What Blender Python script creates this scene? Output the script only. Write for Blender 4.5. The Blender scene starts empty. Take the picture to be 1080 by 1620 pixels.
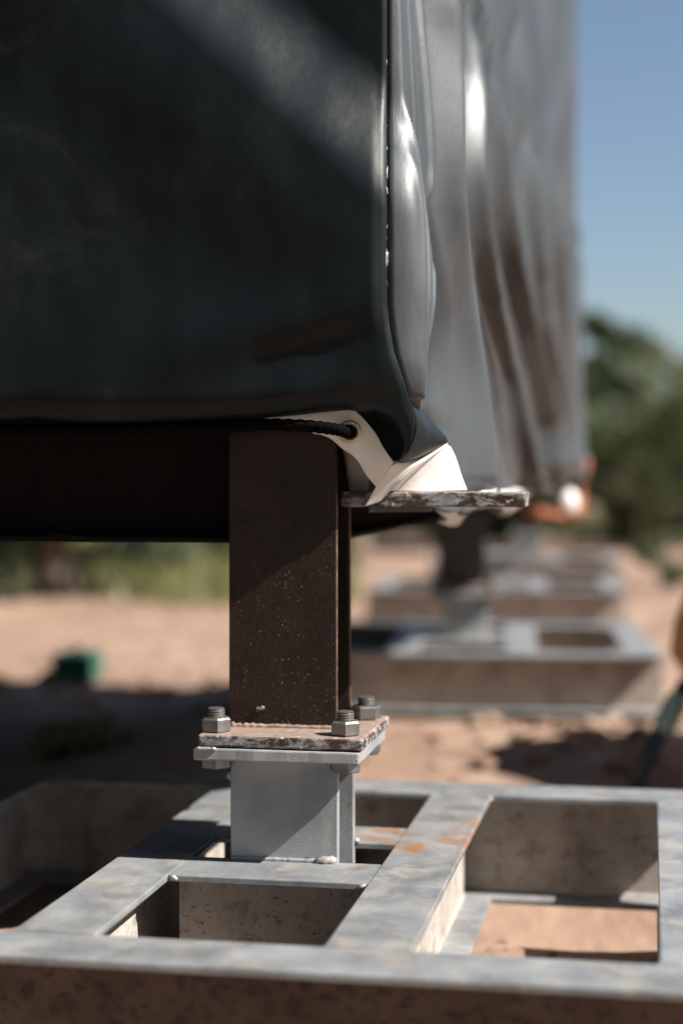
import bpy, bmesh, math, random
from mathutils import Vector, Matrix, noise as mnoise
R = math.radians
random.seed(7)
sc = bpy.context.scene
COL = sc.collection

# ------------------------------------------------------------------ camera
FPX, HZ, EYE, VPX = 2623.0, 762.0, 0.347, 1030.0
YAW = math.atan((VPX - 540) / FPX)
CX, CY = 0.3303, -1.4815
cd = bpy.data.cameras.new('camera'); cam = bpy.data.objects.new('camera', cd); COL.objects.link(cam)
cam.location = (CX, CY, EYE); cam.rotation_euler = (R(90), 0, YAW)
cd.sensor_fit = 'VERTICAL'; cd.sensor_height = 36; cd.sensor_width = 24
cd.lens = FPX / 1620 * 36; cd.shift_y = -(810 - HZ) / 1620
cd.clip_start = 0.05; cd.clip_end = 2000
cd.dof.use_dof = True; cd.dof.focus_distance = 1.475; cd.dof.aperture_fstop = 2.25
sc.camera = cam

# ------------------------------------------------------------------ sky, sun, exposure
SUN = Vector((0.93, -0.165, 0.95)).normalized()
w = bpy.data.worlds.new('World'); sc.world = w; w.use_nodes = True
wn = w.node_tree; bg = wn.nodes['Background']
sky = wn.nodes.new('ShaderNodeTexSky'); sky.sky_type = 'NISHITA'; sky.sun_disc = False
sky.sun_elevation = math.asin(SUN.z); sky.sun_rotation = math.atan2(SUN.x, SUN.y)
sky.air_density = 1.0; sky.dust_density = 1.1; sky.ozone_density = 1.3
wn.links.new(sky.outputs[0], bg.inputs[0]); bg.inputs[1].default_value = 0.05
sd = bpy.data.lights.new('sun', 'SUN'); sd.energy = 5.0; sd.angle = R(0.55); sd.color = (1, .95, .88)
so = bpy.data.objects.new('sun', sd); COL.objects.link(so); so.location = (4, -1, 6)
so.rotation_euler = (-SUN).to_track_quat('-Z', 'Y').to_euler()
sc.view_settings.view_transform = 'Standard'; sc.view_settings.look = 'None'
sc.view_settings.exposure = 1.2; sc.view_settings.gamma = 1
sc.render.engine = 'CYCLES'
sc.cycles.use_denoising = True
sc.cycles.max_bounces = 8

# ------------------------------------------------------------------ helpers
FW = Vector((-math.sin(YAW), math.cos(YAW), 0)); RT = Vector((math.cos(YAW), math.sin(YAW), 0))
def at(px, py, Y):
    """point of the photograph on the vertical plane at depth Y"""
    d = FW + RT * ((px - 540) / FPX); t = (Y - CY) / d.y
    return Vector((CX + d.x * t, Y, EYE - (py - HZ) * t / FPX))
def sm(a, b, x):
    t = max(0., min(1., (x - a) / (b - a))); return t * t * (3 - 2 * t)
def lerp(a, b, t): return a + (b - a) * t
def interp(pts, x):
    if x <= pts[0][0]: return pts[0][1]
    for (a, b), (c, d) in zip(pts, pts[1:]):
        if x <= c: return lerp(b, d, (x - a) / (c - a))
    return pts[-1][1]
def catmull(pts, n):
    out = []; P = [pts[0]] + list(pts) + [pts[-1]]
    m = len(pts) - 1
    for i in range(n):
        t = i / (n - 1) * m; k = min(int(t), m - 1); t -= k
        a, b, c, d = (Vector(q) for q in P[k:k + 4])
        out.append(0.5 * ((2 * b) + (c - a) * t + (2 * a - 5 * b + 4 * c - d) * t * t + (3 * b - a - 3 * c + d) * t ** 3))
    return out
def nz(x, y=0, z=0): return mnoise.noise(Vector((x, y, z)))

def obj(name, data, parent=None, loc=None, rz=None):
    o = bpy.data.objects.new(name, data); COL.objects.link(o)
    if parent: o.parent = parent
    if loc is not None: o.location = loc
    if rz is not None: o.rotation_euler = (0, 0, rz)
    return o
def md(name, verts, faces, mats, smooth=False, mi=None):
    m = bpy.data.meshes.new(name); m.from_pydata([tuple(v) for v in verts], [], faces)
    for k in (mats if isinstance(mats, (list, tuple)) else [mats]): m.materials.append(k)
    if mi:
        for p, i in zip(m.polygons, mi): p.material_index = i
    if smooth is True:
        for p in m.polygons: p.use_smooth = True
    m.update(); return m
def bmd(name, bm, mats, smooth=False):
    m = bpy.data.meshes.new(name); bm.to_mesh(m); bm.free()
    for k in (mats if isinstance(mats, (list, tuple)) else [mats]): m.materials.append(k)
    if smooth:
        for p in m.polygons: p.use_smooth = True
    return m
def tag(o, label=None, cat=None, group=None, kind=None):
    for k, v in (('label', label), ('category', cat), ('group', group), ('kind', kind)):
        if v: o[k] = v
    return o
def empty(name, loc=(0, 0, 0), rz=0):
    o = bpy.data.objects.new(name, None); COL.objects.link(o); o.location = loc; o.rotation_euler = (0, 0, rz)
    o.empty_display_size = .1; return o
def copy_tree(o, parent=None):
    c = o.copy(); COL.objects.link(c)
    if parent: c.parent = parent
    for ch in list(o.children): copy_tree(ch, c)
    return c
def grid(name, rows, mats, smooth=True, thick=0, sub=0):
    """rows: list of equal-length lists of points"""
    nr, nc = len(rows), len(rows[0])
    v = [p for r in rows for p in r]
    f = [(i * nc + j, i * nc + j + 1, (i + 1) * nc + j + 1, (i + 1) * nc + j) for i in range(nr - 1) for j in range(nc - 1)]
    return md(name, v, f, mats, smooth)
def thicken(o, t, off=0):
    m = o.modifiers.new('thickness', 'SOLIDIFY'); m.thickness = t; m.offset = off; return o
def loft(name, curves, n, mats, m=8):
    """surface through several control polylines"""
    cs = [catmull(c, n) for c in curves]
    rows = []
    for j in range(n): rows.append(catmull([c[j] for c in cs], m))
    return grid(name, rows, mats)
def tube(bm, pts, r, seg=10, cap=True):
    rings = []
    up = Vector((0, 0, 1))
    for i, p in enumerate(pts):
        d = (Vector(pts[min(i + 1, len(pts) - 1)]) - Vector(pts[max(i - 1, 0)])).normalized()
        a = d.cross(up)
        if a.length < .05: a = d.cross(Vector((1, 0, 0)))
        a.normalize(); b = d.cross(a)
        rr = r[i] if isinstance(r, (list, tuple)) else r
        rings.append([bm.verts.new(Vector(p) + (a * math.cos(2 * math.pi * k / seg) + b * math.sin(2 * math.pi * k / seg)) * rr) for k in range(seg)])
    for A, B in zip(rings, rings[1:]):
        for k in range(seg): bm.faces.new((A[k], A[(k + 1) % seg], B[(k + 1) % seg], B[k]))
    if cap: bm.faces.new(rings[0][::-1]); bm.faces.new(rings[-1])
def box(bm, x0, x1, y0, y1, z0, z1, bev=0):
    r = bmesh.ops.create_cube(bm, size=1)
    for v in r['verts']: v.co = Vector(((x0 + x1) / 2 + v.co.x * (x1 - x0), (y0 + y1) / 2 + v.co.y * (y1 - y0), (z0 + z1) / 2 + v.co.z * (z1 - z0)))
    if bev:
        es = list({e for v in r['verts'] for e in v.link_edges})
        bmesh.ops.bevel(bm, geom=es, offset=bev, segments=2, affect='EDGES', profile=.5)
def lathe(bm, prof, seg=24, c=(0, 0, 0)):
    rings = [[bm.verts.new((c[0] + r * math.cos(2 * math.pi * k / seg), c[1] + r * math.sin(2 * math.pi * k / seg), c[2] + z)) for k in range(seg)] for r, z in prof]
    for A, B in zip(rings, rings[1:]):
        for k in range(seg): bm.faces.new((A[k], A[(k + 1) % seg], B[(k + 1) % seg], B[k]))
    bm.faces.new(rings[0][::-1]); bm.faces.new(rings[-1])

# ------------------------------------------------------------------ materials
class NT:
    def __init__(s, name):
        s.m = bpy.data.materials.new(name); s.m.use_nodes = True; s.t = s.m.node_tree
        s.b = s.t.nodes['Principled BSDF']; s.co = s.t.nodes.new('ShaderNodeTexCoord')
        s.coord = s.co.outputs['Object']
    def n(s, kind, **kw):
        x = s.t.nodes.new(kind)
        for k, v in kw.items(): setattr(x, k, v)
        return x
    def l(s, a, b): s.t.links.new(a, b)
    def mapping(s, scale=(1, 1, 1), rot=(0, 0, 0)):
        x = s.n('ShaderNodeMapping'); s.l(s.coord, x.inputs[0]); x.inputs['Scale'].default_value = scale; x.inputs['Rotation'].default_value = rot
        return x.outputs[0]
    def noise(s, scale, detail=4, rough=.55, vec=None, dist=0):
        x = s.n('ShaderNodeTexNoise'); x.inputs['Scale'].default_value = scale; x.inputs['Detail'].default_value = detail
        x.inputs['Roughness'].default_value = rough; x.inputs['Distortion'].default_value = dist
        s.l(vec or s.coord, x.inputs['Vector']); return x.outputs[0]
    def vor(s, scale, vec=None, out='Distance', rnd=1):
        x = s.n('ShaderNodeTexVoronoi'); x.inputs['Scale'].default_value = scale; x.inputs['Randomness'].default_value = rnd
        s.l(vec or s.coord, x.inputs['Vector']); return x.outputs[out]
    def ramp(s, f, a, b, lo=0., hi=1.):
        x = s.n('ShaderNodeMapRange'); x.interpolation_type = 'SMOOTHSTEP'; x.inputs[1].default_value = a; x.inputs[2].default_value = b
        x.inputs[3].default_value = lo; x.inputs[4].default_value = hi; s.l(f, x.inputs[0]); return x.outputs[0]
    def mul(s, a, b, op='MULTIPLY'):
        x = s.n('ShaderNodeMath', operation=op)
        for i, q in enumerate((a, b)):
            if isinstance(q, (int, float)): x.inputs[i].default_value = q
            else: s.l(q, x.inputs[i])
        return x.outputs[0]
    def mix(s, f, a, b):
        x = s.n('ShaderNodeMix', data_type='RGBA')
        if isinstance(f, (int, float)): x.inputs[0].default_value = f
        else: s.l(f, x.inputs[0])
        for i, q in ((6, a), (7, b)):
            if isinstance(q, tuple): x.inputs[i].default_value = (*q, 1)
            else: s.l(q, x.inputs[i])
        return x.outputs[2]
    def set(s, k, v):
        i = s.b.inputs[k]
        if isinstance(v, tuple): i.default_value = (*v, 1)
        elif isinstance(v, (int, float)): i.default_value = v
        else: s.l(v, i)
    def bump(s, h, strength=.3, dist=.001, prev=None):
        x = s.n('ShaderNodeBump'); x.inputs['Strength'].default_value = strength; x.inputs['Distance'].default_value = dist
        s.l(h, x.inputs['Height'])
        if prev: s.l(prev, x.inputs['Normal'])
        s.l(x.outputs[0], s.b.inputs['Normal']); return x.outputs[0]

def steel_flange():
    n = NT('mill_steel'); geo = n.n('ShaderNodeNewGeometry'); n.coord = geo.outputs['Position']
    c = n.mix(n.ramp(n.noise(11, 6, .65), .35, .68), (.255, .268, .282), (.155, .16, .166))
    c = n.mix(n.mul(n.ramp(n.noise(24, 7, .72, dist=.5), .47, .66), .55), c, (.35, .312, .265))
    c = n.mix(n.mul(n.ramp(n.noise(38, 6, .65, n.mapping((1, .3, 1), (0, 0, .6))), .52, .74), .5), c, (.105, .108, .11))
    c = n.mix(n.mul(n.ramp(n.noise(150, 4, .7, n.mapping((.15, 1, 1), (0, 0, .35))), .60, .70), .35), c, (.50, .50, .49))
    vd = n.n('ShaderNodeVectorMath', operation='DISTANCE'); n.l(n.coord, vd.inputs[0]); vd.inputs[1].default_value = (.135, .125, 0)
    near = n.ramp(vd.outputs['Value'], .03, .16, .17, 0)
    rn = n.mul(n.noise(21, 7, .75), near, 'ADD')
    c = n.mix(n.mul(n.ramp(rn, .62, .74), .85), c, (.33, .15, .055))
    c = n.mix(n.ramp(n.noise(320, 2), .68, .75), c, (.52, .50, .47))
    n.set('Base Color', c); n.set('Metallic', .25); n.set('Roughness', n.ramp(n.noise(25, 4), .3, .7, .34, .62))
    b = n.bump(n.noise(55, 5, .6), .25, .0012); n.bump(n.noise(500, 2), .2, .0004, b); return n.m
def steel_web(name='mill_scale', rusty_shaded=False):
    n = NT(name); geo = n.n('ShaderNodeNewGeometry'); n.coord = geo.outputs['Position']
    A, B_, D = ((.12, .08, .062), (.07, .044, .033), (.022, .015, .012)) if rusty_shaded else ((.44, .395, .355), (.33, .285, .25), (.19, .145, .115))  # front beam set: rust mottling, with its shade darkened into the colours
    c = n.mix(n.ramp(n.noise(13, 6, .65), .35, .65), A, B_)
    c = n.mix(n.mul(n.ramp(n.noise(75 if rusty_shaded else 26, 6, .7, n.mapping((1, 1, 1.4))), .50, .62), .8 if rusty_shaded else .6), c, D)
    pits = n.mul(n.ramp(n.noise(230, 4, .65), .58, .64), n.ramp(n.noise(34, 4), .36, .56))
    c = n.mix(n.mul(pits, .85 if rusty_shaded else .6), c, (.03, .024, .022))
    c = n.mix(n.mul(n.ramp(n.noise(12, 6, .75), .60, .72), .6), c, (.24, .11, .045))
    n.set('Base Color', c); n.set('Roughness', .7); n.set('Metallic', .05)
    n.bump(pits, .5, -.0008); return n.m
def silver_paint():
    n = NT('silver_zinc_paint')
    c = n.mix(n.ramp(n.noise(16, 5), .35, .68), (.38, .39, .40), (.25, .26, .275))
    c = n.mix(n.mul(n.ramp(n.noise(40, 5, .6, n.mapping((1, 1, .25))), .56, .74), .45), c, (.52, .51, .49))
    c = n.mix(n.mul(n.ramp(n.noise(75, 4, .7), .62, .72), .7), c, (.20, .13, .085))
    n.set('Base Color', c); n.set('Metallic', .35); n.set('Roughness', n.ramp(n.noise(30, 4), .3, .7, .33, .55))
    v = n.ramp(n.vor(300), .03, .28, 1, 0); v = n.mul(v, n.ramp(n.noise(45, 3), .42, .6))
    b = n.bump(v, .6, .0009); n.bump(n.noise(260, 3), .25, .0005, b); return n.m
def brown_paint():
    n = NT('dark_brown_paint')
    c = n.mix(n.ramp(n.noise(22, 5), .35, .7), (.012, .0065, .0045), (.022, .012, .008))
    v = n.vor(330); cell = n.vor(330, out='Color')
    keep = n.ramp(n.noise(19, 2), .38, .6)
    sx = n.n('ShaderNodeSeparateColor'); n.l(cell, sx.inputs[0])
    rad = n.mul(n.ramp(sx.outputs[0], .45, 1.0, .0, .30), 1)
    sub = n.mul(rad, v, 'SUBTRACT'); spot = n.mul(n.ramp(sub, 0, .05), keep)
    c = n.mix(n.mul(n.ramp(n.noise(240, 5, .7), .45, .68), .55), c, (.045, .024, .015))
    c = n.mix(n.mul(n.ramp(n.noise(30, 5, .7, n.mapping((1, 1, .15))), .52, .72), .4), c, (.05, .032, .022))
    c = n.mix(n.mul(spot, .5), c, (.16, .115, .085))
    c = n.mix(n.mul(n.ramp(n.noise(7, 5, .7), .55, .8), .35), c, (.085, .055, .04))
    n.set('Base Color', c); n.set('Specular IOR Level', .35); n.set('Roughness', n.ramp(n.noise(40, 4), .3, .7, .34, .55))
    b = n.bump(spot, 1, .0016); n.bump(n.noise(230, 5, .7), .7, .0009, b); return n.m
def chipped():
    n = NT('chipped_brown_paint')
    geo = n.n('ShaderNodeNewGeometry'); sp = n.n('ShaderNodeSeparateXYZ'); n.l(geo.outputs['Normal'], sp.inputs[0])
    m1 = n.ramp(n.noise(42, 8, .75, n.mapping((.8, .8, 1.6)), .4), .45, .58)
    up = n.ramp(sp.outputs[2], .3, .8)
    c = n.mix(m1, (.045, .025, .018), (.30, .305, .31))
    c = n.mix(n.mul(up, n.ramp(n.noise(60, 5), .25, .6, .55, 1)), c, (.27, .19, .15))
    c = n.mix(n.ramp(n.noise(120, 4), .62, .7), c, (.62, .60, .56))
    n.set('Base Color', c); n.set('Roughness', .5)
    b = n.bump(m1, .6, -.0008); n.bump(n.noise(220, 3), .3, .0006, b); return n.m
def pvc(name, side=False):
    n = NT(name); uv = n.coord
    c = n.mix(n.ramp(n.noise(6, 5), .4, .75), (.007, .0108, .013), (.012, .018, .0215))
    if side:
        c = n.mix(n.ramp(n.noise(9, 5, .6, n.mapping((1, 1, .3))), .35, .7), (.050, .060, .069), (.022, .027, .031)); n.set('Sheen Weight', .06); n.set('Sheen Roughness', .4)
    dust = n.mul(n.ramp(n.noise(5.5, 7, .72, dist=.8), .53, .78), .35)
    c = n.mix(dust, c, (.07, .066, .062))
    n.set('Base Color', c)
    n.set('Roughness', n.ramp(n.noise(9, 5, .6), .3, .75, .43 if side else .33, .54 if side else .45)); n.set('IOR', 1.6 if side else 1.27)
    wv = n.n('ShaderNodeTexWave', bands_direction='X'); wv.inputs['Scale'].default_value = 330
    wv2 = n.n('ShaderNodeTexWave', bands_direction='Z'); wv2.inputs['Scale'].default_value = 330
    n.l(uv, wv.inputs[0]); n.l(uv, wv2.inputs[0])
    b = n.bump(n.mul(wv.outputs[1], wv2.outputs[1]), .02 if side else .12, .0003)
    b = n.bump(n.noise(11, 4, .5), .10 if side else .22, .008, b)
    n.bump(n.noise(60, 5, .65, n.mapping((1, .5, .22 if side else .5), (.35 if side else 0, 0, 0))), .42 if side else .16, .0016, b); return n.m
def white_pvc():
    n = NT('white_pvc_underside')
    c = n.mix(n.ramp(n.noise(14, 5), .4, .75), (.80, .775, .745), (.66, .62, .58))
    c = n.mix(n.mul(n.ramp(n.noise(120, 4, .7), .66, .75), .6), c, (.35, .28, .22))
    n.set('Base Color', c); n.set('Roughness', .42)
    n.set('Subsurface Weight', .08); n.bump(n.noise(45, 4), .25, .0015); return n.m
def plain(name, c, rough=.5, metal=0., var=.25, scale=30, bs=.2, spec=.5):
    n = NT(name); n.set('Specular IOR Level', spec); d = tuple(q * (1 - var) for q in c)
    n.set('Base Color', n.mix(n.ramp(n.noise(scale, 4), .35, .7), c, d)); n.set('Roughness', rough); n.set('Metallic', metal)
    n.bump(n.noise(scale * 6, 3), bs, .0008); return n.m
def earth():
    n = NT('red_earth'); geo = n.n('ShaderNodeNewGeometry'); n.coord = geo.outputs['Position']
    c = n.mix(n.ramp(n.noise(1.3, 6, .6), .35, .65), (.29, .19, .135), (.21, .127, .087))
    c = n.mix(n.mul(n.ramp(n.noise(2.6, 6, .7, dist=.7), .50, .66), .6), c, (.165, .095, .058))
    c = n.mix(n.mul(n.ramp(n.noise(6, 6, .65), .48, .66), .7), c, (.37, .27, .20))
    c = n.mix(n.mul(n.ramp(n.noise(28, 5, .7), .55, .7), .6), c, (.15, .09, .06))
    c = n.mix(n.mul(n.ramp(n.noise(.9, 5, .7), .60, .72), .3), c, (.13, .115, .05))
    n.set('Base Color', c); n.set('Roughness', .95)
    b = n.bump(n.noise(9, 6, .65), .8, .03); n.bump(n.noise(90, 5, .7), .7, .006, b); return n.m
def leaf(name, a, b):
    n = NT(name); oi = n.n('ShaderNodeNewGeometry')
    c = n.mix(oi.outputs['Random Per Island'], a, b)
    n.set('Base Color', c); n.set('Roughness', .55)
    tr = n.n('ShaderNodeBsdfTranslucent'); n.l(c, tr.inputs[0]); mx = n.n('ShaderNodeMixShader'); mx.inputs[0].default_value = .3
    n.l(n.b.outputs[0], mx.inputs[1]); n.l(tr.outputs[0], mx.inputs[2]); n.l(mx.outputs[0], n.t.nodes['Material Output'].inputs[0]); return n.m

M = dict(flange=steel_flange(), web=steel_web(), webr=steel_web('rusty_shaded_mill_scale', True), silver=silver_paint(), brown=brown_paint(), chip=chipped(), pvc=pvc('black_pvc'), pvcs=pvc('grey_pvc', True), white=white_pvc(),
         bolt=plain('zinc_bolt', (.25, .245, .235), .38, .75, .35, 90), earth=earth(),
         weld=plain('weld_metal', (.42, .40, .37), .45, .4, .5, 120, .6), dustweld=plain('dusty_weld', (.26, .18, .14), .9, 0, .35, 120, .8),
         rope=plain('black_rope', (.004, .004, .0045), 1.0, 0, .3, 200, .6, .06), brass=plain('brass_eyelet', (.62, .54, .40), .32, .6, .25, 60),
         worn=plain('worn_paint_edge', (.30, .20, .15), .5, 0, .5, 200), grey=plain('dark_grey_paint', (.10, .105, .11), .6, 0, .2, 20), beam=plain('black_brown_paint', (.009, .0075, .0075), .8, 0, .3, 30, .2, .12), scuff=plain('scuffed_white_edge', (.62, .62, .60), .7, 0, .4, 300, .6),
         leafa=leaf('olive_leaves', (.085, .10, .04), (.17, .175, .085)), leafb=leaf('dark_leaves', (.035, .055, .022), (.10, .12, .05)),
         bark=plain('bark', (.16, .12, .09), .9, 0, .4, 20, .8), grass=leaf('grass_blades', (.11, .13, .04), (.23, .22, .09)),
         orange=plain('orange_plastic', (.55, .19, .03), .4, 0, .2, 10), blue=plain('blue_enamel', (.012, .028, .055), .4, .1, .2, 20),
         mint=plain('mint_sleeve', (.22, .36, .33), .5, 0, .15, 20), teal=plain('teal_plastic', (.005, .11, .075), .4, 0, .2, 20), dark=plain('dark_plastic', (.015, .02, .02), .5, 0, .2, 20),
         strap=plain('rust_orange_strap', (.33, .095, .04), .7, 0, .3, 60), rubber=plain('rubber', (.02, .02, .02), .8, 0, .2, 40))

# ------------------------------------------------------------------ ground
GZ = -0.128
def gh(x, y):
    d = math.hypot(x, y - 2)
    h = .006 * nz(x * 5, y * 5) + .003 * nz(x * 19, y * 19, 4)
    h -= .06 * sm(-.45, -.95, x) * sm(12, 6, d)
    h += sm(3, 9, d) * (.05 * nz(x * .5, y * .5, 2) + .02 * nz(x * 1.6, y * 1.6))
    return GZ - .006 + h - .17 * math.exp(-(((x - .22) / .42) ** 2 + ((y - .72) / .34) ** 2) ** 2)
def axis(lo, hi, far, step):
    a = []; v = lo
    while v <= hi: a.append(v); v += step
    s = step; x = a[-1]; up = []
    while x < far: s *= 1.25; x += s; up.append(x)
    s = step; x = lo; dn = []
    while x > -far: s *= 1.25; x -= s; dn.append(x)
    return dn[::-1] + a + up
xs = axis(-3, 2, 900, .05); ys = axis(-2, 8, 900, .05)
g = obj('ground', grid('ground', [[(x, y, gh(x, y)) for x in xs] for y in ys], M['earth']))
tag(g, 'bare reddish sandy earth of the building site', kind='structure')
# clods and pebbles
def lumps(n, region, r0, r1, mat, name):
    v = []; f = []
    ico = bmesh.new(); bmesh.ops.create_icosphere(ico, subdivisions=1, radius=1)
    bv = [q.co.copy() for q in ico.verts]; bf = [[q.index for q in p.verts] for p in ico.faces]; ico.free()
    for i in range(n):
        x, y = region(); r = random.uniform(r0, r1) * random.uniform(.4, 1); k = len(v); s = random.random() * 50
        z = gh(x, y) + r * .25
        for q in bv:
            d = q * (r * (1 + .45 * nz(q.x * 1.7 + s, q.y * 1.7, q.z * 1.7)))
            v.append((x + d.x, y + d.y, z + d.z * .65))
        f += [[a + k for a in p] for p in bf]
    return md(name, v, f, mat, True)
o = obj('earth_clods', lumps(2600, lambda: (random.uniform(-2.5, 1.6), random.uniform(-.2, 1) ** 1 * 7), .004, .022, M['earth'], 'earth_clods'))
o2 = obj('dirt_heaps', lumps(190, lambda: (random.uniform(-1.9, -.35), random.uniform(2.3, 3.1)) if random.random() < .6 else (random.gauss(.22, .14), random.uniform(1.3, 1.95)), .008, .05 if random.random() < 0 else .034, M['earth'], 'dirt_heaps'))
tag(o2, 'loose lumps of turned earth along the shadow edges', 'dirt', kind='stuff')
tag(o, 'small crumbly clods and pebbles scattered over the red earth', 'clods', kind='stuff')

# ------------------------------------------------------------------ steel base frames
H, B, TF, TW = .120, .066, .0065, .005
def ibeam(name, L, h=H, b=B, tf=TF, tw=TW, mats=None, seg=8):
    """I section along +x, centred on y, top flange upper face at z = 0"""
    c = .0012; r = .005; hb = b / 2; hw = tw / 2
    half = [(hw, -tf - r), (hw + r * .3, -tf - r * .3), (hw + r, -tf), (hb - c * .6, -tf + .0006), (hb, -tf + c), (hb, -c), (hb - c * .3, -c * .3), (hb - c, 0)]
    top = half[:]
    bot = [(y, -h - z) for y, z in half][::-1]
    right = bot + top                       # from lower flange up to upper flange
    prof = right + [(-y, z) for y, z in right[::-1]]
    n = len(prof); v = []; f = []; mi = []
    for i in range(seg + 1):
        x = L * i / seg
        v += [(x, y, z) for y, z in prof]
    for i in range(seg):
        for k in range(n):
            a = i * n + k; q = i * n + (k + 1) % n
            f.append((a, q, q + n, a + n))
            z0, z1 = prof[k][1], prof[(k + 1) % n][1]
            mi.append(1 if (abs(prof[k][0]) < hw + r * .5 and abs(prof[(k + 1) % n][0]) < hw + r * .5 and (z0 < -tf and z1 < -tf and z0 > -h + tf and z1 > -h + tf)) else 0)
    f.append(tuple(range(n))[::-1]); mi.append(0)
    f.append(tuple(seg * n + k for k in range(n))); mi.append(0)
    return md(name, v, f, mats or [M['flange'], M['web']], False, mi)
def hpost(name, w_, d, tf, tw, z0, z1, mat):
    """vertical H section, flanges facing -y and +y, front face at y = 0"""
    c = .0012; r = .004
    hb = w_ / 2
    pr = [(-hb + c, 0), (hb - c, 0), (hb, c), (hb, tf - c), (hb - c, tf), (tw / 2 + r, tf), (tw / 2, tf + r), (tw / 2, d - tf - r), (tw / 2 + r, d - tf), (hb - c, d - tf), (hb, d - tf + c), (hb, d - c), (hb - c, d)]
    pr = pr + [(-x, y) for x, y in pr[::-1] if not (y == 0)]
    # keep order closed: mirrored points run back along the left side
    n = len(pr); seg = 12; v = []; f = []
    for i in range(seg + 1):
        z = lerp(z0, z1, i / seg); v += [(x, y, z) for x, y in pr]
    for i in range(seg):
        for k in range(n):
            a = i * n + k; q = i * n + (k + 1) % n; f.append((a, q, q + n, a + n))
    f.append(tuple(range(n))[::-1]); f.append(tuple(seg * n + k for k in range(n)))
    return md(name, v, f, mat)
def bead(name, a, b, r, mat, wob=.35, seed=0, seg=7):
    a, b = Vector(a), Vector(b); L = (b - a).length; n = max(4, int(L / (r * .9)))
    pts = []; rr = []
    for i in range(n + 1):
        t = i / n; pts.append(a.lerp(b, t) + Vector((nz(i * .7, seed), nz(i * .7, seed, 5), nz(i * .7, seed, 9))) * r * .3)
        rr.append(r * (1 + wob * nz(i * 1.3, seed, 3)) * (.55 if i in (0, n) else 1))
    bm = bmesh.new(); tube(bm, pts, rr, seg); return bmd(name, bm, mat, True)
def nut_mesh(r, h, mat):
    bm = bmesh.new(); seg = 6
    lathe(bm, [(r * .88, 0), (r, h * .12), (r, h * .86), (r * .86, h)], 6)
    return bmd('nut', bm, mat)
def thread_mesh(r, h, mat):
    bm = bmesh.new(); prof = [(r * .9, 0)]; z = 0
    while z < h - .0025:
        prof += [(r, z + .0005), (r, z + .0011), (r * .88, z + .0018)]; z += .0023
    prof += [(r * .95, h - .0006), (r * .8, h)]
    lathe(bm, prof, 20); return bmd('bolt', bm, mat)
NUT = nut_mesh(.0145, .0135, M['bolt']); BOLT = thread_mesh(.0082, .022, M['bolt']); HEAD = nut_mesh(.0145, .010, M['bolt'])

XB = (-.393, -.122, .123, .369)
Y0, Y1, Y2, Y3 = -.333, -.267, .352, .424     # front beam and back beam edges
SEAM = .0006
bm_front = ibeam('beam', XB[3] - XB[0] + B, b=Y1 - Y0, mats=[M['flange'], M['webr']])
bm_front2 = ibeam('beam', XB[3] - XB[0] + B, b=Y1 - Y0)
bm_back = ibeam('beam', XB[3] - XB[0] + B, b=Y3 - Y2)
bm_side = ibeam('beam', Y2 - Y1 - 2 * SEAM)
bm_cross = ibeam('beam', XB[2] - XB[1] - B - 2 * SEAM, b=.074)
PLT = .0108
def plate(name, x0, x1, y0, y1, z0, z1, mat, bev=.0012):
    bm = bmesh.new(); box(bm, x0, x1, y0, y1, z0, z1, 0)
    bmesh.ops.subdivide_edges(bm, edges=[e for e in bm.edges if e.calc_length() > .03], cuts=26, use_grid_fill=True)
    es = [e for e in bm.edges if len(e.link_faces) == 2 and e.calc_face_angle(0) > 1]
    bmesh.ops.bevel(bm, geom=es, offset=bev, segments=2, affect='EDGES', profile=.5)
    for v in bm.verts:
        edge = min(v.co.x - x0, x1 - v.co.x, v.co.y - y0, y1 - v.co.y)
        if edge < .004:
            v.co.x += .0007 * nz(v.co.x * 70, v.co.y * 70, z0 * 90); v.co.y += .0007 * nz(v.co.x * 70 + 9, v.co.y * 70, z0 * 90)
            v.co.z += .0004 * nz(v.co.x * 90, v.co.y * 90 + 5, z0 * 90)
    return bmd(name, bm, mat)
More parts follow.
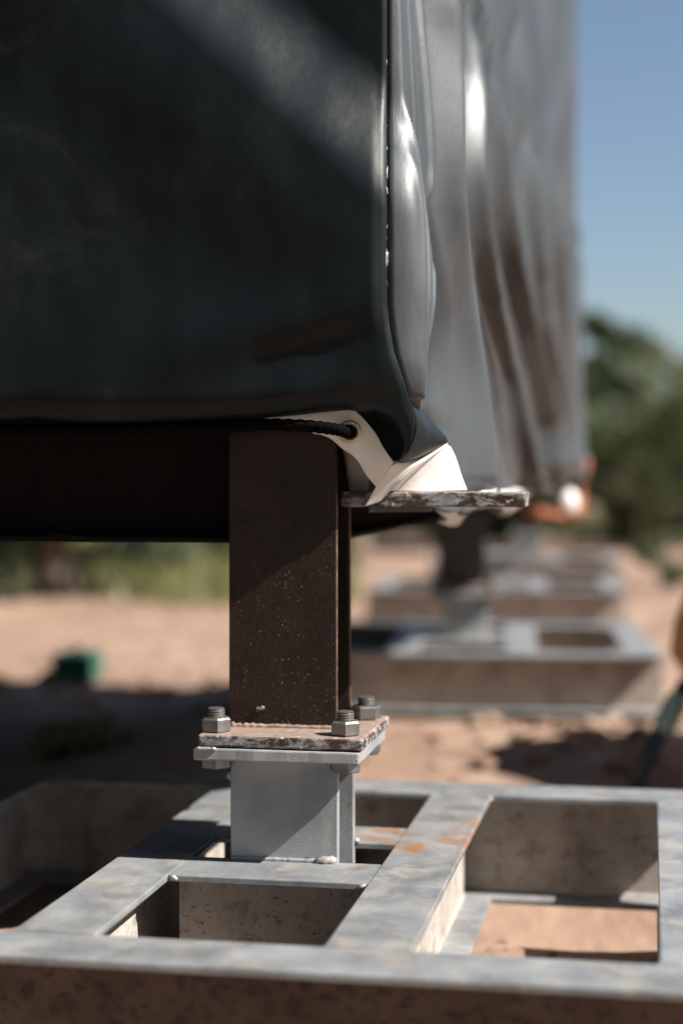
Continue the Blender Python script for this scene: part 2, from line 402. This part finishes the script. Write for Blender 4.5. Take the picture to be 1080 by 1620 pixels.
def base_frame():
    t = empty('base_frame')
    obj('beam', bm_front, t, (XB[0] - B / 2, (Y0 + Y1) / 2, 0)); obj('beam', bm_back, t, (XB[0] - B / 2, (Y2 + Y3) / 2, 0))
    for x in XB: obj('beam', bm_side, t, (x, Y1 + SEAM, 0), R(90))
    for y in (-.0335, .1255): obj('cross_beam', bm_cross, t, (XB[1] + B / 2 + SEAM, y, 0))
    # stub post between the two cross beams, cap plate and bolts
    obj('stub_post', hpost('stub_post', .101, .088, .007, .006, -.112, .0945, M['silver']), t)
    obj('cap_plate', plate('cap_plate', -.0775, .0745, -.030, .121, .0948, .0948 + PLT, M['silver'], .0015), t)
    for k, (x, y) in enumerate(((-.0625, -.005), (.058, -.005), (.0595, .098), (-.044, .102))):
        b = obj('bolt', BOLT, t, (x, y, .1175), random.random()); n = obj('nut', NUT, b, (0, 0, 0), .35 + k * .9 if k else .52)
        h = obj('bolt_head', HEAD, b, (0, 0, -.0332), .4 + k)
    obj('weld_bead', bead('weld_bead', (-.05, -.001, .001), (.048, -.001, .001), .0022, M['silver'], .5, 1), t)
    obj('weld_bead', bead('weld_bead', (-.076, -.0302, .105), (-.056, -.0302, .1055), .0019, M['weld'], .9, 12), t)
    obj('weld_bead', bead('weld_bead', (.030, -.003, .002), (.049, -.001, .002), .0042, M['weld'], .9, 2), t)
    obj('weld_bead', bead('weld_bead', (.047, .086, .003), (.055, .087, .001), .004, M['weld'], .9, 5), t)
    for i, x in enumerate(XB):
        for s in (-1, 1):
            obj('weld_bead', bead('weld_bead', (x + s * B / 2, Y1 + .001, -.001), (x + s * B / 2, Y1 + .006, -.006), .0022, M['weld'], .8, i), t)
            obj('weld_bead', bead('weld_bead', (x + s * B / 2, Y2 - .001, -.001), (x + s * B / 2, Y2 - .006, -.006), .0022, M['weld'], .8, i + 9), t)
    for s, x in ((1, XB[1] + B / 2), (-1, XB[2] - B / 2)):
        obj('weld_bead', bead('weld_bead', (x + s * .002, -.0705, -.001), (x + s * .009, -.0715, -.004), .002, M['weld'], .8, 20 + s), t)
    return t
f1 = base_frame()
tag(f1, 'nearest grey steel beam grid with bolted silver stub, sharp in the foreground', 'steel frame', 'steel base frames in a row')
def at2(corner, rz, dx=.402, dy=-.333):
    c, s = math.cos(rz), math.sin(rz); return (corner[0] - (dx * c - dy * s), corner[1] - (dx * s + dy * c), 0)
for corner, rz, lab in (((.353, 1.877), R(4.8), 'second steel beam grid, blurred, just behind the nearest one'),
                        ((.250, 3.86), R(4.2), 'third steel beam grid, blurred, between the second and the last'),
                        ((.205, 5.73), R(4.0), 'farthest steel beam grid of the row, in front of the trees')):
    c = copy_tree(f1)
    for ch in c.children:
        if ch.data == bm_front: ch.data = bm_front2
    c.location = at2(corner, rz); c.rotation_euler = (0, 0, rz); c['label'] = lab
    if 'second' in lab[:7]: f2 = c

# ------------------------------------------------------------------ brown posts bolted on the stubs
PZ = .0948 + PLT + .0012
def steel_post(lab):
    t = empty('steel_post')
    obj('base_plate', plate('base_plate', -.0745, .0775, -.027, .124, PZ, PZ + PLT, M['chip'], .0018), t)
    sh = obj('shaft', hpost('shaft', .103, .074, .0065, .006, PZ + PLT, .395, M['brown']), t, (-.008, .030, 0))
    obj('weld_bead', bead('weld_bead', (-.058, .029, PZ + PLT + .0005), (.042, .029, PZ + PLT + .0005), .0026, M['dustweld'], .9, 3), t)
    obj('weld_bead', bead('weld_bead', (.043, .032, PZ + PLT + .001), (.043, .10, PZ + PLT + .001), .0034, M['dustweld'], .6, 4), t)
    obj('weld_spatter', bead('weld_spatter', (-.033, .0300, PZ + PLT + .015), (-.025, .0295, PZ + PLT + .018), .0026, M['chip'], 1.2, 6), t)
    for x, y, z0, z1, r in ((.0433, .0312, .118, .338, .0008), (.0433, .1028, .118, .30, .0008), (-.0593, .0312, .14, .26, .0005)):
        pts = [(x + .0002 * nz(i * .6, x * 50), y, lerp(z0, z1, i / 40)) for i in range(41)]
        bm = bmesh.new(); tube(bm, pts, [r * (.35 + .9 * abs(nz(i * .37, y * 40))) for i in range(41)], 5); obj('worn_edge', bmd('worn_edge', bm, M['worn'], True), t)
    tag(t, lab, 'post', 'brown posts under the covered structure'); return t
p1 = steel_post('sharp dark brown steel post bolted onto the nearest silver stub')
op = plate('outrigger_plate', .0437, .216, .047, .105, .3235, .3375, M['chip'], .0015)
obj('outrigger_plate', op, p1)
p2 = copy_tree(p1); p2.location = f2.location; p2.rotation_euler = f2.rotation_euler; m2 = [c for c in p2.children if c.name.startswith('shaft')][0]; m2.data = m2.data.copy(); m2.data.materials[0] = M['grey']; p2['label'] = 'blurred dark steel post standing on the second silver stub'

# floor beams of the covered structure
fb = obj('floor_beam', ibeam('floor_beam', 4.3, .112, .06, .006, .006, [M['beam'], M['beam']]), None, (-4.356, .070, .401))
tag(fb, 'black floor beam running left from the near brown post', 'beam')
sb = obj('floor_beam', ibeam('floor_beam', 2.33, .112, .06, .006, .006, [M['beam'], M['beam']]), None, (.0, .108, .401), R(90))
tag(sb, 'dark floor beam running back from the near brown post', 'beam')

# ------------------------------------------------------------------ tarpaulin
tp = empty('tarpaulin', (0, 0, 0))
tag(tp, 'glossy black tarpaulin with white underside covering the raised structure', 'tarpaulin')
YT = -.022
XC = [(480, 612), (520, 616.5), (560, 624), (600, 637.5), (626, 646), (651, 654), (667, 657), (692, 653.5), (714, 643), (731, 630)]
def xcrease(y): return interp(XC, y)
HEM = [(-9000, 668), (0, 668), (60, 664), (110, 670), (200, 671), (300, 668), (410, 661), (480, 655), (540, 648), (560, 647), (575, 649), (590, 664), (600, 690), (606, 709), (612, 731)]
def fold_y(px, py):
    """relief of the front sheet, metres towards the back"""
    dx, dy = px - 340, py - 0
    s = (dx * .66 - dy * .75)                       # signed distance from the diagonal fold, + = upper right
    along = dx * .75 + dy * .66
    k = sm(-60, 40, along + 200)
    a = 0
    b = -.005 * math.exp(-((s + 150) / 110) ** 2)
    c = .004 * math.exp(-(((px - 470) / 120) ** 2 + ((py - 560 + (px - 470) * .25) / 34) ** 2))
    c2 = -.005 * math.exp(-(((px - 420) / 190) ** 2 + ((py - 520 + (px - 400) * .3) / 55) ** 2))
    d = .0035 * nz(px * .0045, py * .0035, 1) + .0008 * nz(px * .016, py * .012, 7)
    e = .02 * sm(520, 640, px) * sm(330, 20, py) * 0
    return a + b + c + c2 + d
def diag(px, py):
    dx, dy = px - 340, py - 0
    s = dx * .66 - dy * .75; along = dx * .75 + dy * .66
    return .040 * sm(-75, 90, s) * sm(560, 330, along)
def front_pt(x0, y):
    w_ = max(0., (x0 - 480) / 132.) ** 2
    px = x0 + (xcrease(y) - 612) * w_
    yb = interp(HEM, x0)
    tuck = sm(60, 0, yb - y) ** 2 * .006 + sm(9, 0, yb - y) * .008
    rnd = .003 * sm(604, 612, x0) + .012 * sm(560, 612, x0) * sm(600, 700, y)
    tuck += .018 * sm(540, 612, x0) * sm(560, 690, y)
    return at(px, y, YT + fold_y(x0, y) * (1 - sm(585, 612, x0)) * sm(0, 40, yb - y) + diag(x0, y) + tuck + rnd)
x0s = [-7000, -5200, -3900, -2600, -1700, -1100, -700, -400, -200, -100] + [-50 + 6 * i for i in range(92)] + [504 + 3 * i for i in range(37)]
rows = []
for x0 in x0s:
    yb = interp(HEM, x0); ysamp = [-3000, -1800, -1000, -500, -250, -120, -60]
    nfine = 130
    ysamp += [-40 + (yb + 40) * (i / nfine) for i in range(nfine + 1)]
    col = [front_pt(x0, y) for y in ysamp]
    e = col[-1]                                      # rolled lower edge
    for a in (40, 80, 120, 160):
        col.append(e + Vector((0, .0045 * math.sin(R(a)) + .002, -.0045 * (1 - math.cos(R(a))) * .25 + .003 * (1 - math.cos(R(a))))))
    rows.append(col)
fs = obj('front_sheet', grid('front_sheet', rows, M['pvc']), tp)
thicken(fs, .0011)
ZTOP = front_pt(0, -3000).z

# rolled rim seen from below: the dark hollow at the corner
def rim(x0): return front_pt(x0, interp(HEM, x0))
hol = [[rim(x) for x in (548, 562, 575, 590, 600, 606, 611)],
       [at(x, y, .034) for x, y in ((545, 652), (570, 652), (592, 660), (612, 678), (626, 700), (630, 716), (627, 730))],
       [at(x, y, .052) for x, y in ((553, 650), (566, 660), (583, 676), (598, 700), (608, 716), (614, 726), (620, 731))]]
thicken(obj('corner_hollow', loft('corner_hollow', hol, 24, M['pvc'], 10), tp), .001)
# the lit flank of the corner
cr = [front_pt(612, y) for y in (618, 640, 667, 692, 714, 731)]
mid = [at(x, y, Y) for x, y, Y in ((644, 622, .008), (660, 646, .022), (676, 674, .032), (683, 694, .037), (664, 719, .036), (634, 732, .03))]
outr = [at(x, y, Y) for x, y, Y in ((645, 624, .012), (666, 649, .035), (690, 676, .055), (707, 699, .066), (683, 714, .058), (638, 733, .038))]
thicken(obj('corner_flank', loft('corner_flank', [cr, mid, outr], 36, M['pvc'], 14), tp), .0011)
# worn white edge along the crease
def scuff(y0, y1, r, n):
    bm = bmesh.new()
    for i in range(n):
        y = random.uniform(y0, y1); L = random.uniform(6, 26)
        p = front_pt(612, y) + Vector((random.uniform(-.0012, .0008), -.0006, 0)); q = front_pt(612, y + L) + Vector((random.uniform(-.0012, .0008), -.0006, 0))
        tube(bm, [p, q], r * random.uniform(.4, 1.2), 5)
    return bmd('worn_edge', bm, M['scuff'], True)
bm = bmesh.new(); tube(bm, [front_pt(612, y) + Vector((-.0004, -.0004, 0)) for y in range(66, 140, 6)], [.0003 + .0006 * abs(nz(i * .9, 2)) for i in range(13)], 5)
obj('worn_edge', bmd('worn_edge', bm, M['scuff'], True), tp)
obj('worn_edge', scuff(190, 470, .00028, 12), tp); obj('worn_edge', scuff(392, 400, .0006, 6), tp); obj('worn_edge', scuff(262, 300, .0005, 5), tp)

# side sheet with hanging folds
RID = [  # (top px, middle px @350, px @580, bottom px @750), crest X top, crest X bottom, width, amp
    ((677, 716, 758, 779), .118, .168, .06, .016),
    ((731, 763, 822, 857), .118, .170, .11, .012),
    ((763, 817, 870, 886), .121, .170, .13, .019),
    ((812, 850, 886, 899), .122, .169, .16, .016),
    ((849, 880, 899, 908), .124, .168, .22, .017),
    ((885, 899, 911, 917), .126, .168, .25, .016)]
def ray_Y(px, X):
    d = FW + RT * ((px - 540) / FPX); return CY + d.y * (X - CX) / d.x
def zpx(z, Y):                                       # picture row of a height at depth Y (near enough)
    return HZ + (EYE - z) * FPX / (Y - CY)
YE = 2.5
def smooth_px(pxs, py):
    xs_ = (0, 350, 580, 750); m = [(pxs[1] - pxs[0]) / 350, (pxs[2] - pxs[0]) / 580, (pxs[3] - pxs[1]) / 400, (pxs[3] - pxs[2]) / 170]
    py = max(-400., min(800., py))
    if py <= 0: return pxs[0] + m[0] * py
    if py >= 750: return pxs[3] + m[3] * (py - 750)
    k = 0 if py < 350 else 1 if py < 580 else 2
    h = xs_[k + 1] - xs_[k]; t = (py - xs_[k]) / h
    return ((2 * t ** 3 - 3 * t * t + 1) * pxs[k] + (t ** 3 - 2 * t * t + t) * h * m[k] + (3 * t * t - 2 * t ** 3) * pxs[k + 1] + (t ** 3 - t * t) * h * m[k + 1])
def ridgeY(i, z):
    pxs, xt, xb, w_, am = RID[i]
    py = 762 + (EYE - z) * FPX / 1.75
    px = smooth_px(pxs, py)
    X = lerp(xt, xb, max(0., min(1., py / 750))); return ray_Y(px, X)
def side_X(Y, z):
    py = 762 + (EYE - z) * FPX / 1.6
    base = lerp(lerp(.095, .146, sm(0, 2.2, Y)), .140, max(0., min(1.1, (py + 420) / 1180)))
    flare = 1.25 + .65 * sm(350, 760, py)
    X = base
    for i, (pxs, xt, xb, w_, am) in enumerate(RID):
        d = (Y - ridgeY(i, z)) / w_
        X += .95 * am * flare * (math.exp(-abs(d / .5) ** 1.7) if d < 0 else math.exp(-abs(d) ** 1.4)) - .006 * math.exp(-((d + 1.3) / .5) ** 2)
    ry = [ridgeY(i, z) for i in range(len(RID))]
    q = (Y - ry[0]) / (ry[1] - ry[0]) if Y < ry[0] else 9.
    if q == 9.:
        q = len(ry) - 1 + (Y - ry[-1]) / .5
        for i in range(len(ry) - 1):
            if ry[i] <= Y < ry[i + 1]: q = i + (Y - ry[i]) / (ry[i + 1] - ry[i]); break
    q += .12 * nz(z * 5, q * .7, 1)
    env = .5 + .5 * sm(750, 300, py)
    X += env * sm(.015, .09, Y) * (.027 * (.6 - math.sqrt(math.sin(3.1416 * 2 * q + 1.2 * nz(q, 3)) ** 2 + .006)) + .011 * (.6 - math.sqrt(math.sin(3.1416 * 5.3 * q + 2.2 * nz(q * 1.5, z * 1.2, 6)) ** 2 + .02)))
    X += .0025 * nz(Y * 3, z * 3, 3) + .0022 * nz(Y * 11 + z * 6, z * 5, 8) + .0012 * nz(Y * 30 + z * 10, z * 6, 2)
    # valley behind the corner
    X -= .040 * math.exp(-((Y - .075) / .055) ** 2) * sm(480, 640, py)
    # tight wrinkles drawn towards the corner
    if Y < .2:
        for k, (c, s_) in enumerate(((.010, .0022), (.022, .003), (.038, .0025), (.055, .003))):
            line = c * lerp(1.6, .35, sm(250, 640, py)) + .0015 * nz(z * 9, k)
            X += 1.6 * s_ * math.exp(-((Y - YT - .012 - line) / .0035) ** 2) * sm(-300, 150, py)
    return X
zs = [.318 + .0038 * i for i in range(124)] + [.80, .84, .9, 1.0, 1.2, 1.5, 1.9, ZTOP]
zs = [z for z in zs if z < .79] + [.80, .84, .9, 1.0, 1.2, 1.5, 1.9, ZTOP]
us = [i * .0016 for i in range(70)] + [.112 + .003 * i for i in range(130)] + [.502 + .008 * i for i in range(88)] + [1.206 + .02 * i for i in range(65)]
rows = []
for z in zs:
    r = []
    py0 = 762 + (EYE - z) * FPX / 1.47
    c = front_pt(612, min(py0, 626)) ; xc = c.x; yc = c.y
    for u in us:
        Y = yc + .001 + u; X = side_X(Y, z) + .002 * math.exp(-u / .055) * sm(620, 420, py0); e = 1 - math.exp(-(u / .0065))
        if py0 > 626: e = sm(0, .03, u)
        xs_ = lerp(xc, .070, sm(626, 690, py0)); yo = .055 * sm(626, 680, py0)
        hz = z + (.012 * nz(Y * 6, 1) + .010 * nz(Y * 17, 2)) * sm(.40, .32, z)
        hz += .035 * sm(.8, 2, Y) * sm(.5, .32, z)
        r.append(Vector((lerp((xs_ if py0 > 626 else xc) + .0008, X, e), Y + (yo * (1 - sm(.03, .2, u)) if py0 > 626 else 0), hz)))
    rows.append(r)
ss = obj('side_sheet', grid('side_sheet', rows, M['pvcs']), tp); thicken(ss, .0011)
# far end, roof and left side of the cover
yE = rows[0][-1].y; XL = -4.4  # cover widened to the left out of view to deepen the shade below
def panel(name, a, b, c, d, n=24, amp=.02):
    rr = [[lerp(lerp(a, b, j / n), lerp(d, c, j / n), i / n) for j in range(n + 1)] for i in range(n + 1)]
    nn = (b - a).cross(d - a).normalized()
    rr = [[p + nn * amp * nz(p.x * 2 + 3, p.y * 2, p.z * 2) for p in r] for r in rr]
    return thicken(obj(name, grid(name, rr, M['pvc']), tp), .0011)
far = [[r[-1]] + [Vector((lerp(r[-1].x, XL, t), yE + .02 * nz(t * 12, r[-1].z * 3) * min(1, t * 5), r[-1].z)) for t in [.01, .02, .04, .07, .1, .15, .2, .3, .45, .6, .8, 1]] for r in rows]
thicken(obj('end_sheet', grid('end_sheet', far, M['pvc']), tp), .0011)
panel('roof_sheet', Vector((XL, YT, ZTOP)), Vector((.12, YT, ZTOP)), Vector((.12, yE, ZTOP)), Vector((XL, yE, ZTOP)))
panel('side_sheet', Vector((XL, YT, -.12)), Vector((XL, YT, ZTOP)), Vector((XL, yE, ZTOP)), Vector((XL, yE, -.12)))  # unseen left sheet, added skirt down to the ground to keep sky light out

# white underside pieces at the corner
def patch(name, curves, n=20, m=10, mat=None):
    return thicken(obj(name, loft(name, curves, n, mat or M['white'], m), tp), .0009)
eyel = patch('hem_flap', [
    [at(x, y, Y) for x, y, Y in ((408, 658, -.003), (450, 653, 0), (500, 648, 0), (545, 644, .004), (566, 654, .008), (592, 683, .014), (605, 706, .018), (622, 731, .022))],
    [at(x, y, Y) for x, y, Y in ((420, 666, 0), (462, 668, .004), (505, 670, .006), (545, 676, .006), (562, 690, .008), (580, 712, .014), (598, 732, .018), (612, 745, .024))],
    [at(x, y, Y) for x, y, Y in ((455, 674, .004), (490, 684, .008), (520, 692, .012), (542, 710, .012), (557, 720, .014), (568, 732, .018), (579, 751, .022), (595, 770, .026))]], 40, 16)
patch('inner_flap', [[at(x, y, .075) for x, y in ((540, 700), (548, 740), (552, 778))], [at(x, y, .07) for x, y in ((580, 715), (590, 745), (600, 778))], [at(x, y, .085) for x, y in ((620, 730), (640, 750), (650, 778))]], 12, 8)
patch('fold_blade', [
    [at(x, y, Y) for x, y, Y in ((706, 700, .066), (662, 724, .050), (624, 733, .026), (610, 748, .024), (594, 771, .030), (577, 801, .034))],
    [at(x, y, Y) for x, y, Y in ((707, 702, .066), (668, 728, .046), (640, 742, .036), (622, 757, .034), (605, 778, .036), (589, 797, .038))],
    [at(x, y, Y) for x, y, Y in ((707, 704, .066), (680, 722, .050), (652, 744, .042), (632, 762, .040), (617, 776, .0425), (602, 792, .0425))]], 30, 10)
patch('fold_crease', [
    [at(x, y, Y) for x, y, Y in ((707, 704, .066), (680, 722, .050), (652, 744, .042), (632, 762, .040), (617, 776, .0425))],
    [at(x, y, Y) for x, y, Y in ((707, 704, .067), (688, 718, .060), (662, 741, .056), (641, 760, .055), (624, 777.5, .056))]], 20, 4)
patch('corner_tail', [
    [at(x, y, Y) for x, y, Y in ((707, 703, .067), (688, 718, .060), (662, 741, .056), (641, 760, .055), (622, 777, .056))],
    [at(x, y, Y) for x, y, Y in ((709, 706, .072), (708, 725, .072), (700, 744, .070), (684, 762, .066), (674, 778, .063))],
    [at(x, y, Y) for x, y, Y in ((711, 706, .082), (719, 722, .086), (725, 740, .088), (731, 758, .090), (738, 775, .092))]], 20, 12)
# brass eyelet
bm = bmesh.new(); ec = at(553, 683, -.0015)
ring = [(ec + Vector((math.cos(a) * .0083, -.0004 + .002 * math.cos(a), math.sin(a) * .0083))) for a in [2 * math.pi * k / 28 for k in range(29)]]
tube(bm, ring, .0023, 8, False); obj('eyelet', bmd('eyelet', bm, M['brass'], True), tp)
# ruffled white hem under the side sheet
for k, (ya, yb_, z0, z1, xo) in enumerate(((.13, .42, .338, .318, .150), (.30, .60, .322, .296, .10), (.62, 1.15, .335, .300, .125), (1.2, 2.1, .358, .330, .13))):
    rr = []
    for i in range(5):
        t = i / 4
        rr.append([Vector((xo + .016 * nz(j * .22, k) + .006 * t * nz(j * .35, k, 4) + .02 * (1 - t), lerp(ya, yb_, j / 24), lerp(z0, lerp(z0, z1, math.sin(math.pi * (j + .3) / 24.6) ** .5), t) + .006 * nz(j * .22, k, 7))) for j in range(25)])
    thicken(obj('hem_ruffle', grid('hem_ruffle', rr, M['white']), tp), .001)

# black cord through the eyelet
pts = catmull([at(x, y, Y) for x, y, Y in ((-900, 684, -.004), (-200, 683, -.006), (0, 681, -.008), (120, 680, -.008), (230, 679, -.009), (330, 677, -.010), (410, 672, -.011), (470, 673, -.012), (515, 677, -.014), (540, 681, -.012), (550, 683, -.004), (556, 684, .012), (560, 686, .03))], 120)
bm = bmesh.new(); tube(bm, pts, [.0056 + .0005 * math.sin(i * 1.9) for i in range(120)], 12)
cord = obj('cord', bmd('cord', bm, M['rope'], True)); tag(cord, 'black elastic cord along the hem into the brass eyelet', 'cord')

# ------------------------------------------------------------------ loose things on the site
# rust orange strap with white end at the far corner
st = empty('strap', (.140, 2.42, .30))
pts = catmull([(-.075, -.35, -.005), (-.045, -.2, -.022), (-.01, -.08, -.03), (.02, 0, -.012), (.03, .03, .04), (.03, .05, .10)], 30)
bm = bmesh.new(); tube(bm, pts, [.012 + .006 * math.sin(i * .5) for i in range(30)], 8); obj('webbing', bmd('webbing', bm, M['strap'], True), st)
bm = bmesh.new(); lathe(bm, [(.012, -.03), (.026, -.022), (.03, 0), (.027, .02), (.012, .03)], 16); obj('padded_end', bmd('padded_end', bm, M['white'], True), st, (-.005, -.06, .0))
tag(st, 'rust orange strap with white padded end at far tarpaulin corner', 'strap')

# orange barrel on blue tube legs at the right edge
ob = empty('barrel', (.752, 1.36, GZ))
bm = bmesh.new(); lathe(bm, [(.20, .07), (.30, .10), (.37, .15), (.392, .19), (.385, .24), (.37, .28), (.35, .33), (.32, .38), (.28, .405)], 40); obj('drum', bmd('drum', bm, M['orange'], True), ob)
bm = bmesh.new(); lathe(bm, [(.28, .405), (.29, .41), (.29, .43), (.27, .438), (.1, .442)], 32); obj('lid', bmd('lid', bm, M['dark'], True), ob)
def W(p): return Vector(p) - Vector(ob.location)
la = at(1003, 1228, 1.17); la.z = GZ; lb = at(1082, 1085, 1.26)
for k, (a, b) in enumerate(((W(la), W(lb)), (Vector((.33, -.25, 0)), Vector((.28, -.2, .16))), (Vector((.33, .25, 0)), Vector((.28, .2, .16))), (Vector((-.2, .36, 0)), Vector((-.15, .3, .16))))):
    bm = bmesh.new(); tube(bm, [a, a.lerp(b, .5), b], .0135, 14); lg = obj('leg', bmd('leg', bm, M['blue'], True), ob)
    if k == 0:
        bm = bmesh.new(); tube(bm, [a.lerp(b, .50), a.lerp(b, .6), a.lerp(b, .86), a.lerp(b, .88)], [.015, .0185, .0185, .015], 16); obj('sleeve', bmd('sleeve', bm, M['mint'], True), lg)
        bm = bmesh.new(); tube(bm, [b, b + Vector((.06, .05, .02))], .0135, 12); obj('brace', bmd('brace', bm, M['blue'], True), lg)
tag(ob, 'orange plastic barrel on blue tube legs with mint sleeve at right edge', 'barrel')

# small teal box on the sand at the left
p = at(122, 1085, 2.78)
tb = empty('toolbox', (p.x, 2.78, gh(p.x, 2.78)), R(6))
hB = .085
bm = bmesh.new(); box(bm, -.055, .055, -.07, .07, .004, hB * .72, .008); obj('body', bmd('body', bm, M['teal']), tb)
bm = bmesh.new(); box(bm, -.058, .058, -.073, .073, hB * .72 + .002, hB * .93, .008); obj('lid', bmd('lid', bm, M['teal']), tb)
bm = bmesh.new(); tube(bm, catmull([(0, -.045, hB * .92), (0, -.04, hB * 1.02), (0, 0, hB * 1.05), (0, .04, hB * 1.02), (0, .045, hB * .92)], 16), .005, 8); obj('handle', bmd('handle', bm, M['dark'], True), tb)
tag(tb, 'small teal plastic toolbox on the sand left of the post', 'toolbox')

# ------------------------------------------------------------------ vegetation
random.seed(23)
def leaves(n, crown, size, mat, name, clumps=26):
    v = []; f = []; cl = []
    while len(cl) < clumps:
        p = Vector((random.uniform(-1, 1), random.uniform(-1, 1), random.uniform(-1, 1)))
        if .25 < p.length < 1: cl.append((p, random.uniform(.16, .40)))
    for i in range(n):
        c, cr_ = random.choice(cl)
        d = Vector((random.gauss(0, 1), random.gauss(0, 1), random.gauss(0, 1))).normalized() * cr_ * random.random() ** .45
        q = c + d; q = Vector((q.x * crown[0], q.y * crown[0], crown[2] + q.z * crown[1]))
        if q.z < .05: q.z = .05 + random.random() * .1
        s = size * random.uniform(.6, 1.4)
        a = Vector((random.gauss(0, 1), random.gauss(0, 1), random.gauss(0, 1))).normalized(); b = a.orthogonal().normalized() * .45
        k = len(v); v += [q - a * s, q + b * s, q + a * s, q - b * s]; f.append((k, k + 1, k + 2, k + 3))
    return md(name, v, f, mat), cl
def tree_meshes(crown, n, size, mat, trunk_r, clumps=26):
    crn, cl = leaves(n, crown, size, mat, 'crown', clumps)
    bm = bmesh.new(); base = crown[2] - crown[1] * .45
    tube(bm, catmull([(0, 0, -.1), (trunk_r * .6, 0, base * .4), (-trunk_r * .5, trunk_r, base), (0, 0, crown[2])], 10), [trunk_r * lerp(1.25, .45, i / 9) for i in range(10)], 8)
    for c, r in cl[:10]:
        e = Vector((c.x * crown[0], c.y * crown[0], crown[2] + c.z * crown[1])); s = Vector((0, 0, lerp(base * .7, crown[2], random.random() * .6)))
        tube(bm, [s, s.lerp(e, .5) + Vector((0, 0, .05)), e], [trunk_r * .5, trunk_r * .32, trunk_r * .12], 6)
    return crn, bmd('trunk', bm, M['bark'], True)
KINDS = [tree_meshes((1.15, 1.0, 1.45), 5200, .055, M['leafa'], .10), tree_meshes((1.0, .72, .75), 5200, .05, M['leafb'], .06, 22), tree_meshes((1.6, 1.35, 2.3), 6500, .075, M['leafa'], .15, 34), tree_meshes((1.2, 1.05, 1.5), 5500, .06, M['leafb'], .11, 24)]
def tree(k, x, y, s, label, rz):
    t = empty('tree' if k in (0, 2, 3) else 'shrub', (x, y, gh(x, y)), rz); t.scale = (s, s, s)
    obj('crown', KINDS[k][0], t); obj('trunk', KINDS[k][1], t)
    tag(t, label, 'tree' if k in (0, 2, 3) else 'shrub', 'trees and shrubs behind the site')
def spot(px, D):
    d = FW + RT * ((px - 540) / FPX); return CX + d.x * D, CY + d.y * D
TREES = [  # kind, px, distance, scale, label
    (3, 985, 14.5, .75, 'dark shaded bush behind the farthest steel frame on the right'),
    (1, 1085, 13.5, 1.0, 'dark low shrub at the right edge above the sand'),
    (0, 1058, 19, .92, 'pale olive tree at the right edge under the sky'),
    (0, 955, 20, .70, 'pale olive tree beside the far edge of the tarpaulin'),
    (2, 1010, 27, .56, 'tall olive tree behind the right-hand bushes against the sky'),
    (1, 1006, 11.6, .62, 'low dark shrub at the sand edge right of the farthest frame'),
    (1, 1052, 7.6, .17, 'tiny dark tuft on the sand near the right edge'),
    (3, 870, 15, .8, 'dark bush behind the hanging end of the tarpaulin side'),
    (1, 700, 13, 1.1, 'dark shrub seen under the tarpaulin beside the second post'),
    (0, 640, 19, .95, 'olive tree seen under the structure right of the near post'),
    (0, 96, 7.9, .95, 'tree with pale trunk seen under the floor beam at left'),
    (1, -20, 7.7, .8, 'dark low shrub at the left edge under the floor beam'),
    (1, 225, 9.6, .6, 'green shrub under the floor beam right of the pale trunk'),
    (3, 20, 11, .9, 'dark tree at the left edge behind the pale trunk'),
    (0, 330, 11, .9, 'sunny olive tree under the floor beam next to the near post'),
    (3, 560, 10.5, .8, 'dark tree right of the near post under the outrigger plate'),
]
for k, px, D, s, lab in TREES:
    if abs(px) > 2000: continue
    x, y = spot(px, D); tree(k, x, y, s, lab, random.random() * 6)
# added trees out of view behind and right of camera, cutting sky fill and bounce
for i, (x, y, k, s) in enumerate(((-7.5, -4.5, 3, 2.4), (-4.6, -6.4, 2, 2.0), (-1.8, -5.6, 3, 2.6), (.9, -5.9, 2, 2.0), (3.2, -5.0, 3, 2.3), (5.6, -4.6, 2, 1.9), (-9.5, -.5, 3, 2.4), (8.2, -5.2, 3, 2.3), (9.0, -1.8, 2, 1.2), (9.5, 2.0, 3, 1.7), (9.3, 5.6, 2, 1.2), (10, 9.5, 3, 1.9))):
    tree(k, x, y, s, 'added unseen tree number %s from the left, blocking sky light' % ('one', 'three', 'four', 'five', 'six', 'seven', 'two', 'eight', 'nine', 'ten', 'eleven', 'twelve')[i], i * 1.3)
# grass strips
v = []; f = []
def blade(x, y, h):
    z = gh(x, y); a = random.random() * 6.3; dx, dy = math.cos(a) * .012, math.sin(a) * .012; l = random.uniform(-.5, .5) * h; m_ = random.uniform(-.5, .5) * h
    k = len(v); v.extend([(x - dx, y - dy, z), (x + dx, y + dy, z), (x + l, y + m_, z + h)]); f.append((k, k + 1, k + 2))
for i in range(18000):
    px = random.uniform(-250, 1250); D = random.uniform(7.2, 16) if px < 560 else random.uniform(14.5, 20)
    x, y = spot(px, D)
    if nz(x * .6, y * .6, 5) + sm(7.2, 9.5, D) * .9 > .35: blade(x, y, random.uniform(.05, .17))
for i in range(900):
    x, y = spot(random.uniform(60, 170), random.uniform(3.1, 3.5)); blade(x, y, random.uniform(.01, .05))
tag(obj('grass', md('grass', v, f, M['grass'])), 'sparse dry green grass in front of the trees', 'grass', kind='stuff')
